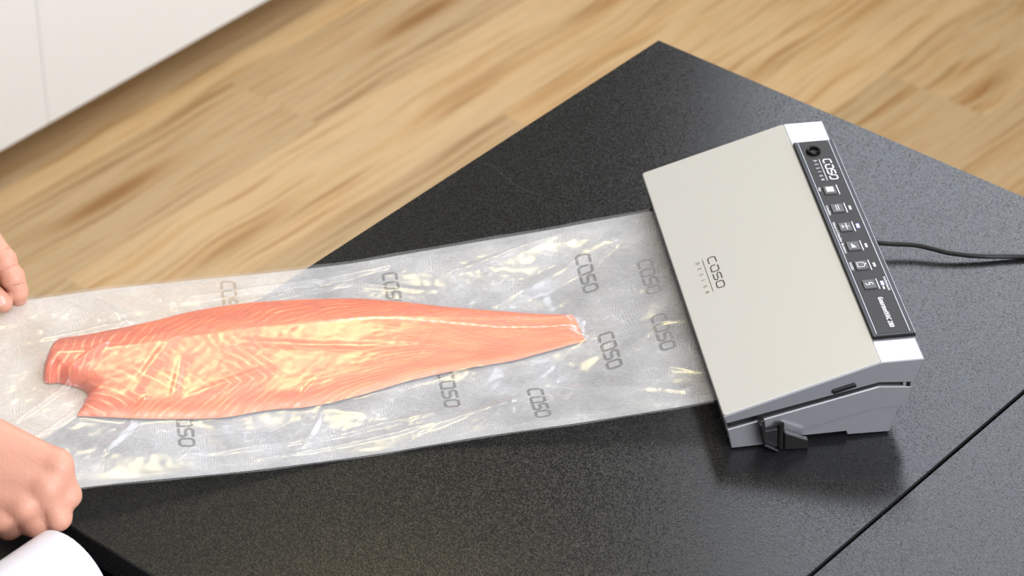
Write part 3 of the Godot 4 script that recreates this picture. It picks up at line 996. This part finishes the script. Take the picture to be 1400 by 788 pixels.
# folds pressed up in the upper film: from, to, height, half-width (mm)
const FOLDS := [
	[-0.44, -0.272, -0.26, -0.305, 4.0, 6.0], [-0.40, -0.262, -0.30, -0.285, 2.6, 4.0], [-0.165, -0.235, -0.055, -0.292, 4.2, 14.0],
	[-0.53, -0.275, -0.50, -0.235, 2.2, 4.0], [-0.555, -0.27, -0.525, -0.240, 2.4, 4.0], [-0.575, -0.215, -0.50, -0.235, 2.0, 5.0],
	[-0.47, -0.285, -0.455, -0.255, 2.0, 3.5], [-0.60, -0.10, -0.52, -0.175, 3.0, 4.0], [-0.585, -0.075, -0.53, -0.125, 2.0, 4.0],
	[-0.46, -0.045, -0.22, -0.088, 1.5, 4.0], [-0.40, -0.040, -0.24, -0.070, 1.2, 3.0], [-0.53, -0.05, -0.49, -0.11, 2.2, 6.0],
	[-0.36, -0.055, -0.34, -0.10, 1.6, 3.0], [-0.12, -0.175, -0.005, -0.155, 1.4, 5.0], [-0.14, -0.11, -0.03, -0.060, 1.6, 6.0],
	[-0.09, -0.12, -0.01, -0.080, 1.2, 4.0], [-0.20, -0.285, -0.09, -0.318, 1.8, 5.0], [-0.60, -0.255, -0.57, -0.220, 2.2, 4.0],
	[-0.50, -0.12, -0.46, -0.185, 1.2, 7.0], [-0.47, -0.10, -0.455, -0.16, 1.0, 5.0], [-0.45, -0.115, -0.38, -0.150, 1.2, 6.0], [-0.40, -0.18, -0.25, -0.165, 0.8, 6.0], [-0.36, -0.11, -0.34, -0.135, 1.0, 4.0],
	[-0.335, -0.296, -0.22, -0.262, 1.4, 4.0], [-0.26, -0.06, -0.16, -0.095, 1.2, 4.0], [-0.18, -0.055, -0.175, -0.10, 1.0, 2.5],
]
var film_noise: FastNoiseLite
var film_fine: FastNoiseLite
var film_fold: FastNoiseLite
var film_grid := PackedFloat32Array()
var film_nu := 330
var film_nv := 140

func bag_span(w: float) -> Vector2:
	return Vector2(curve(BAG_W, BAG_FAR, w), curve(BAG_NEAR_W, BAG_NEAR, w))

func bag_floor(w: float) -> float:
	return 0.0014 + lift(w)

# towards its mouth the bag climbs to the sealer's slot, its borders earlier than its loaded middle
func climb(w: float, v: float) -> float:
	var early := pow(clampf((w + 0.29) / 0.285, 0.0, 1.0), 1.2)
	var late := smoothstep(-0.115, -0.006, w)
	return 0.0225 * lerpf(early, late, smoothstep(0.03, 0.25, minf(v, 1.0 - v)))

func film_base(w: float, v: float) -> float:
	var s := bag_span(w)
	var l := lerpf(s.x, s.y, v)
	var y := bag_floor(w) + climb(w, v) + 0.0009
	var rim := smoothstep(0.0, 0.13, minf(v, 1.0 - v))
	var mouth := smoothstep(0.0, -0.05, w)
	y += rim * mouth * (0.0014 + 0.0028 * film_noise.get_noise_2d(w, l) + 0.0005 * film_fine.get_noise_2d(w, l))
	return y

func folds(w: float, v: float) -> float:
	var s := bag_span(w)
	var l := lerpf(s.x, s.y, v)
	var rim := smoothstep(0.0, 0.07, minf(v, 1.0 - v))
	var y := rim * smoothstep(0.0, -0.06, w) * (0.00035 * film_fold.get_noise_2d(w, l * 1.3) + 0.00016 * film_fine.get_noise_2d(w * 2.0, l * 2.0))
	for f in FOLDS:
		var a := Vector2(f[0], f[1])
		var d := Vector2(f[2], f[3]) - a
		var q := Vector2(w, l) - a
		var t := clampf(q.dot(d) / d.length_squared(), 0.0, 1.0)
		var off: float = (q - d * t).length() * 1000.0 / f[5]
		if off < 1.0:
			var e: float = 1.0 - off * off
			y += f[4] * 0.001 * e * e * rim * (0.35 + 0.65 * sin(PI * clampf(t, 0.08, 0.92)))
	return y

# the upper film's heights: laid over the fish, tightened between
func lay_film() -> void:
	film_noise = noise(11.0, 51, 2)
	film_fine = noise(50.0, 52, 2)
	film_fold = noise(15.0, 53, 2)
	var n := (film_nu + 1) * (film_nv + 1)
	var base := PackedFloat32Array()
	var over := PackedFloat32Array()
	base.resize(n)
	over.resize(n)
	for j in film_nv + 1:
		var v := float(j) / film_nv
		for i in film_nu + 1:
			var w := lerpf(BAG_W0, BAG_W1, float(i) / film_nu)
			var s := bag_span(w)
			var at := j * (film_nu + 1) + i
			base[at] = film_base(w, v)
			over[at] = fish_top(w, lerpf(s.x, s.y, v)) + 0.0012
	film_grid = base.duplicate()
	var row := film_nu + 1
	# a stretched sheet: where it is above the fish it follows its neighbours, never below fish or base
	for at in n:
		film_grid[at] = maxf(base[at], over[at])
	for pass_no in 60:
		var next := film_grid.duplicate()
		for j in range(1, film_nv):
			for i in range(1, film_nu):
				var at := j * row + i
				var avg := (film_grid[at - 1] + film_grid[at + 1] + film_grid[at - row] + film_grid[at + row]) * 0.25
				next[at] = maxf(maxf(base[at], over[at]), minf(film_grid[at], avg + 0.00002) if over[at] > base[at] else avg - 0.00006)
		film_grid = next
	for j in film_nv + 1:
		for i in row:
			film_grid[j * row + i] += folds(lerpf(BAG_W0, BAG_W1, float(i) / film_nu), float(j) / film_nv)

func film_y(w: float, v: float) -> float:
	var x := clampf((w - BAG_W0) / (BAG_W1 - BAG_W0), 0.0, 1.0) * film_nu
	var y := clampf(v, 0.0, 1.0) * film_nv
	var i := mini(int(x), film_nu - 1)
	var j := mini(int(y), film_nv - 1)
	var row := film_nu + 1
	var a := lerpf(film_grid[j * row + i], film_grid[j * row + i + 1], x - i)
	var b := lerpf(film_grid[(j + 1) * row + i], film_grid[(j + 1) * row + i + 1], x - i)
	return lerpf(a, b, y - j)

func emboss_map() -> ImageTexture:
	var im := Image.create(64, 64, false, Image.FORMAT_RF)
	for y in 64:
		for x in 64:
			var a := sin(TAU * x / 32.0)
			var b := sin(TAU * y / 32.0)
			im.set_pixel(x, y, Color(0.5 + 0.25 * a * b + 0.15 * maxf(a, b), 0, 0))
	return ImageTexture.create_from_image(im)

const MARKS := [[-0.147, -0.108], [-0.073, -0.171], [-0.074, -0.287], [-0.221, -0.144], [-0.453, -0.111], [-0.022, -0.256], [-0.252, -0.298], [-0.025, -0.173], [-0.40, -0.300]]

# the milky, ribbed haze of the embossed lower film; the pressed word marks stay clearer
func haze_texture() -> ImageTexture:
	var w := 1800
	var h := 760
	var im := Image.create(w, h, false, Image.FORMAT_RGBA8)
	var big := noise(0.006, 71, 3)
	var crease := noise(0.013, 72, 2)
	var grain := noise(0.12, 73, 2)
	for y in h:
		for x in w:
			var pw := lerpf(BAG_W0, BAG_W1, float(x) / w)
			var n := big.get_noise_2d(x, y)
			var c := absf(crease.get_noise_2d(x * 0.7, y))
			var bent := n * 9.0
			var ribs := sin((x + bent * 2.0) * 1.15) * 0.55 + sin((y + bent) * 1.35) * 0.45
			var a := 0.46 + 0.15 * n + 0.115 * ribs * (0.6 + n) + 0.07 * grain.get_noise_2d(x * 0.5, y) + 0.22 * (1.0 - smoothstep(0.0, 0.035, c)) * clampf(0.4 + n, 0.0, 1.0)
			a *= 1.0 - 0.42 * smoothstep(-0.055, -0.01, pw)
			im.set_pixel(x, y, Color(0.95, 0.96, 0.98, clampf(a, 0.06, 0.85)))
	for q in MARKS:
		for i in 4:
			for st in LETTERS["CASO"[i]]:
				for k in st.size() - 1:
					var a0 := Vector2(q[0] - 0.012 + st[k][1] * 0.012, q[1] + i * 0.0135 + st[k][0] * 0.010)
					var a1 := Vector2(q[0] - 0.012 + st[k + 1][1] * 0.012, q[1] + i * 0.0135 + st[k + 1][0] * 0.010)
					for m in 13:
						var p := a0.lerp(a1, m / 12.0)
						var s := bag_span(p.x)
						var at := Vector2i(int((p.x - BAG_W0) / (BAG_W1 - BAG_W0) * w), int((p.y - s.x) / (s.y - s.x) * h))
						for dy in range(-3, 4):
							for dx in range(-3, 4):
								var z := at + Vector2i(dx, dy)
								if dx * dx + dy * dy < 12 and z.x >= 0 and z.y >= 0 and z.x < w and z.y < h:
									im.set_pixelv(z, Color(0.66, 0.67, 0.69, 0.36))
	return ImageTexture.create_from_image(im)

func film_bag() -> void:
	lay_film()
	var o := thing("film_bag", "clear embossed vacuum film bag holding the salmon, its mouth in the sealer", "film bag", sealer_frame.origin, SEALER_TURN)
	var upper := mat(Color(0.97, 0.97, 0.98, 0.11), 0.2)
	upper.transparency = BaseMaterial3D.TRANSPARENCY_ALPHA
	upper.heightmap_enabled = true
	upper.heightmap_texture = emboss_map()
	upper.heightmap_scale = 0.0035
	upper.uv1_scale = Vector3(330, 330, 1)
	var lower := mat(Color(1, 1, 1, 1), 0.35)
	lower.albedo_texture = haze_texture()
	lower.transparency = BaseMaterial3D.TRANSPARENCY_ALPHA
	var tex := func(a: float, b: float) -> Vector2:
		var w := lerpf(BAG_W0, BAG_W1, a)
		var s := bag_span(w)
		return Vector2(w, lerpf(s.x, s.y, b))
	var top := func(a: float, b: float) -> Vector3:
		var w := lerpf(BAG_W0, BAG_W1, a)
		var s := bag_span(w)
		return Vector3(w, film_y(w, b), lerpf(s.x, s.y, b))
	var bottom := func(a: float, b: float) -> Vector3:
		var w := lerpf(BAG_W0, BAG_W1, a)
		var s := bag_span(w)
		var rim := smoothstep(0.0, 0.06, minf(b, 1.0 - b))
		return Vector3(w, bag_floor(w) + climb(w, b) + 0.0009 * (1.0 - rim) - 0.0004, lerpf(s.x, s.y, b))
	part("upper_film", sheet(film_nu, film_nv, top, tex), upper, o)
	var flat_tex := func(a: float, b: float) -> Vector2: return Vector2(a, b)
	part("lower_film", sheet(160, 60, bottom, flat_tex), lower, o)
	# welded seams along both sides
	var weld := mat(Color(0.93, 0.94, 0.96, 0.10), 0.12)
	weld.transparency = BaseMaterial3D.TRANSPARENCY_ALPHA
	for side in 2:
		var strip := func(a: float, b: float) -> Vector3:
			var w := lerpf(BAG_W0, BAG_W1 - 0.03, a)
			var s := bag_span(w)
			var l := s.x - 0.0035 + b * 0.011 if side == 0 else s.y + 0.0035 - b * 0.011
			var v := (l - s.x) / (s.y - s.x)
			return Vector3(w, film_y(w, clampf(v, 0.0, 1.0)) + 0.0005 + 0.0003 * sin(w * 70.0 + side) * (1.0 - b), l)
		part("side_seam", sheet(200, 4, strip, tex), weld, o)

# ---------------------------------------------------------------- roll of film
func film_roll() -> void:
	var o := thing("film_roll", "white glossy roll of film at the lower left corner of the picture", "film roll", Vector3(0.153, 0.9005, 0.963))
	var st := begin()
	lathe(st, PackedVector2Array([Vector2(0.018, 0.001), Vector2(0.0430, 0.0), Vector2(0.0450, 0.0012), Vector2(0.0452, 0.28), Vector2(0.044, 0.2812), Vector2(0.018, 0.2805)]), 64)
	part("film", finish(st), mat(Color(0.88, 0.89, 0.93), 0.18), o)
	var core := begin()
	lathe(core, PackedVector2Array([Vector2(0.0155, 0.0), Vector2(0.018, 0.0), Vector2(0.018, 0.2816), Vector2(0.0155, 0.2816), Vector2(0.0155, 0.0)]), 32)
	part("core", finish(core), mat(Color(0.62, 0.5, 0.38), 0.8), o)

# ---------------------------------------------------------------- person holding the bag's end
func person() -> void:
	var o := thing("person", "person at the left edge holding the end of the film bag with both hands", "person")
	var v := PackedVector3Array()
	var nn := PackedVector3Array()
	var ix := PackedInt32Array()
	var turn := Basis(Vector3(0.76319841, -0.0011296, -0.64616323), Vector3(-0.37910824, 0.80901621, -0.44918785), Vector3(0.52326392, 0.58778525, 0.61701164))
	# the near hand, a loose fist: joints in millimetres from the middle knuckle (right, up, towards the lens side)
	var near := Transform3D(turn, Vector3(0.1132, 0.955, 0.9379))
	var jn := func(x: float, y: float, z: float) -> Vector3: return near * (Vector3(x, y, z) * 0.001)
	var b := []
	var bone := func(p: Vector3, q: Vector3, rp: float, rq: float) -> void: b.append([p, q, rp * 0.001, rq * 0.001])
	var wrist_n: Vector3 = jn.call(-112, 36, -14)
	bone.call(jn.call(-106, 62, -10), jn.call(0, 21, -2), 23, 12.5)
	bone.call(jn.call(-104, 46, -8), jn.call(-9, 4, 1), 22, 12.5)
	bone.call(jn.call(-60, 36, -6), jn.call(-4, 13, -3), 20, 12)
	bone.call(jn.call(-60, 18, -6), jn.call(-18, -3, -2), 20, 12)
	bone.call(jn.call(-60, 8, -10), jn.call(-36, -16, -5), 19, 11)
	bone.call(jn.call(-104, 30, -12), jn.call(-27, -11, 0), 19, 12)
	bone.call(jn.call(-104, 22, -16), jn.call(-46, -23, -6), 17, 11)
	bone.call(wrist_n, jn.call(-60, 14, -14), 24, 20)
	bone.call(jn.call(-60, 8, -18), jn.call(-30, 0, -16), 20, 16)
	# index, middle, ring, little
	bone.call(jn.call(0, 21, -2), jn.call(7, -5, -15), 12, 10)
	bone.call(jn.call(7, -5, -15), jn.call(0, -13, -34), 10, 8.8)
	bone.call(jn.call(0, -13, -34), jn.call(-12, -6, -38), 8.8, 7.8)
	bone.call(jn.call(-9, 4, 2), jn.call(-1, -22.5, -12), 12, 10.6)
	bone.call(jn.call(-1, -22.5, -12), jn.call(-10, -26, -32), 10.4, 9)
	bone.call(jn.call(-10, -26, -32), jn.call(-24, -18, -35), 9, 8)
	bone.call(jn.call(-27, -11, 0), jn.call(-21.5, -28, -14), 11.4, 10)
	bone.call(jn.call(-21.5, -28, -14), jn.call(-32, -29, -32), 10, 8.6)
	bone.call(jn.call(-46, -23, -6), jn.call(-42, -32, -18), 10.4, 8.8)
	bone.call(jn.call(-42, -32, -18), jn.call(-54, -31, -32), 8.8, 7.8)
	# thumb under the film's edge
	bone.call(jn.call(-80, 42, -22), jn.call(-40, 30, -36), 15, 12)
	bone.call(jn.call(-40, 30, -36), jn.call(-8, 10, -40), 12, 9.5)
	nets(b, 0.0026, 0.006, v, nn, ix)
	# the far hand: index finger and thumb pinch the corner
	b.clear()
	var far := Transform3D(turn, Vector3(-0.1385, 0.935, 0.7565))
	var jf := func(x: float, y: float, z: float) -> Vector3: return far * (Vector3(x, y, z) * 0.001)
	# the index finger's fleshy segments, creased at the joints
	var joints := [[Vector3(-40, 68, 8), 12.5], [Vector3(-12, 36, 12), 10.6], [Vector3(-4.0, 20.5, 10), 10.2], [Vector3(2.2, 6.0, 4), 9.4], [Vector3(2.6, -5.0, -3), 8.6]]
	for k in 4:
		var p: Vector3 = joints[k][0]
		var q: Vector3 = joints[k + 1][0]
		var mid: Vector3 = p.lerp(q, 0.5)
		var fat: float = (joints[k][1] + joints[k + 1][1]) / 2.0 + (1.5 if k < 3 else 0.7)
		bone.call(jf.call(p.x, p.y, p.z), jf.call(mid.x, mid.y, mid.z), joints[k][1] - 0.6, fat)
		bone.call(jf.call(mid.x, mid.y, mid.z), jf.call(q.x, q.y, q.z), fat, joints[k + 1][1] - 0.6)
	bone.call(jf.call(-100, 62, 10), jf.call(-56, 26, 24), 15, 12.5)
	bone.call(jf.call(-56, 26, 24), jf.call(-28, 7, 19), 12, 10.5)
	bone.call(jf.call(-28, 7, 19), jf.call(-9, -9.0, 12), 10.5, 9.2)
	for c in [[Vector3(-12.5, 34, 12), 11.2, -0.47], [Vector3(-4.6, 19.5, 9.6), 10.9, -0.42], [Vector3(2.3, 5.6, 3.8), 9.9, -0.2]]:
		var o3: Vector3 = c[0]
		var across := Vector3(cos(c[2]), sin(-c[2]), 0.0)
		var last := Vector3.ZERO
		for k in 9:
			var ph := deg_to_rad(8.0 + k * 18.0)
			var q3: Vector3 = o3 + (across * cos(ph) + Vector3(0, 0.12, 1.0) * sin(ph)) * float(c[1])
			if k > 0:
				b.append([jf.call(last.x, last.y, last.z), jf.call(q3.x, q3.y, q3.z), -0.0009, -0.0009])
			last = q3
	nets(b, 0.0011, 0.002, v, nn, ix)
	b.clear()
	bone.call(jf.call(-54, 58, -6), jf.call(-24, 34, -12), 12.5, 10.5)
	bone.call(jf.call(-24, 34, -12), jf.call(-12, 10, -16), 10.5, 9.5)
	bone.call(jf.call(-12, 10, -16), jf.call(-14, -4, -18), 9.5, 8.4)
	bone.call(jf.call(-66, 48, -14), jf.call(-40, 26, -24), 11.5, 10)
	bone.call(jf.call(-40, 26, -24), jf.call(-34, 6, -26), 10, 8.5)
	bone.call(jf.call(-76, 40, -20), jf.call(-56, 20, -30), 10.5, 9)
	bone.call(jf.call(-56, 20, -30), jf.call(-52, 4, -30), 9, 8)
	bone.call(jf.call(-110, 84, 0), jf.call(-40, 68, 8), 20, 13)
	bone.call(jf.call(-112, 76, -4), jf.call(-54, 58, -6), 20, 13)
	bone.call(jf.call(-114, 66, -8), jf.call(-66, 48, -14), 19, 12)
	bone.call(jf.call(-116, 58, -12), jf.call(-76, 40, -20), 17, 11)
	nets(b, 0.0028, 0.003, v, nn, ix)
	# arms, shoulders, neck and head
	b.clear()
	var wrist_f: Vector3 = jf.call(-118, 74, -4)
	var at := Vector3(-0.47, 0.0, 1.08)
	var right := Vector3(0.56, 0.0, 0.83)
	var sn := at + right * 0.19 + Vector3(0, 1.40, 0)
	var sf := at - right * 0.19 + Vector3(0, 1.40, 0)
	var en := Vector3(-0.19, 1.07, 1.21)
	var ef := Vector3(-0.43, 1.08, 0.90)
	for arm in [[sn, en, wrist_n, jn.call(-90, 36, -12)], [sf, ef, wrist_f, jf.call(-100, 70, 0)]]:
		b.append([arm[0], arm[1], 0.052, 0.041])
		b.append([arm[1], arm[2], 0.043, 0.027])
		b.append([arm[2], arm[3], 0.026, 0.022])
	b.append([at + Vector3(0, 1.40, 0), at + Vector3(0, 1.56, 0), 0.06, 0.055])
	b.append([at + Vector3(0.01, 1.62, -0.006), at + Vector3(0.02, 1.71, -0.013), 0.075, 0.09])
	b.append([sn, sf, 0.05, 0.05])
	nets(b, 0.011, 0.02, v, nn, ix)
	var skin := mat(Color(0.80, 0.58, 0.49), 0.5)
	skin.subsurf_scatter_enabled = true
	skin.subsurf_scatter_strength = 0.2
	skin.heightmap_enabled = true
	skin.heightmap_texture = noise_map(256, 0.05, 61, 3)
	skin.heightmap_scale = 0.03
	skin.uv1_triplanar = true
	skin.uv1_scale = Vector3(24, 24, 24)
	part("body", body_mesh(v, nn, ix), skin, o)
	# thumb nail of the far hand
	var nail := SphereMesh.new()
	nail.radius = 0.0055
	nail.height = 0.011
	nail.radial_segments = 20
	nail.rings = 10
	var nl := part("nail", nail, mat(Color(0.90, 0.68, 0.62), 0.25), o)
	nl.transform = Transform3D(Basis(turn * Basis(Vector3(0, 0, 1), deg_to_rad(-42))).scaled_local(Vector3(1.15, 0.85, 0.30)), jf.call(-10.5, -6.8, 20.6))
	# shirt, trousers and hair
	var cv := PackedVector3Array()
	var cn := PackedVector3Array()
	var ci := PackedInt32Array()
	b.clear()
	var mid_n: Vector3 = sn.lerp(en, 0.6)
	var mid_f: Vector3 = sf.lerp(ef, 0.6)
	b.append([sn, mid_n, 0.066, 0.062])
	b.append([sf, mid_f, 0.066, 0.062])
	b.append([sn - right * 0.05, sf + right * 0.05, 0.075, 0.075])
	for s in [-0.07, 0.07]:
		b.append([at + right * s + Vector3(0, 1.36, 0), at + right * s + Vector3(0, 0.92, 0), 0.105, 0.10])
	nets(b, 0.016, 0.04, cv, cn, ci)
	part("shirt", body_mesh(cv, cn, ci), mat(Color(0.75, 0.76, 0.78), 0.9), o)
	var tv := PackedVector3Array()
	var tn := PackedVector3Array()
	var ti := PackedInt32Array()
	b.clear()
	for s in [-0.09, 0.09]:
		b.append([at + right * s + Vector3(0, 0.93, 0), at + right * s + Vector3(0, 0.50, 0), 0.095, 0.07])
		b.append([at + right * s + Vector3(0, 0.50, 0), at + right * s + Vector3(0, 0.07, 0), 0.07, 0.055])
	nets(b, 0.016, 0.03, tv, tn, ti)
	part("trousers", body_mesh(tv, tn, ti), mat(Color(0.16, 0.17, 0.2), 0.9), o)
	var hv := PackedVector3Array()
	var hn := PackedVector3Array()
	var hx := PackedInt32Array()
	nets([[at + Vector3(-0.02, 1.70, 0.013), at + Vector3(0.0, 1.745, 0.0), 0.085, 0.088]], 0.012, 0.02, hv, hn, hx)
	part("hair", body_mesh(hv, hn, hx), mat(Color(0.2, 0.14, 0.1), 0.7), o)
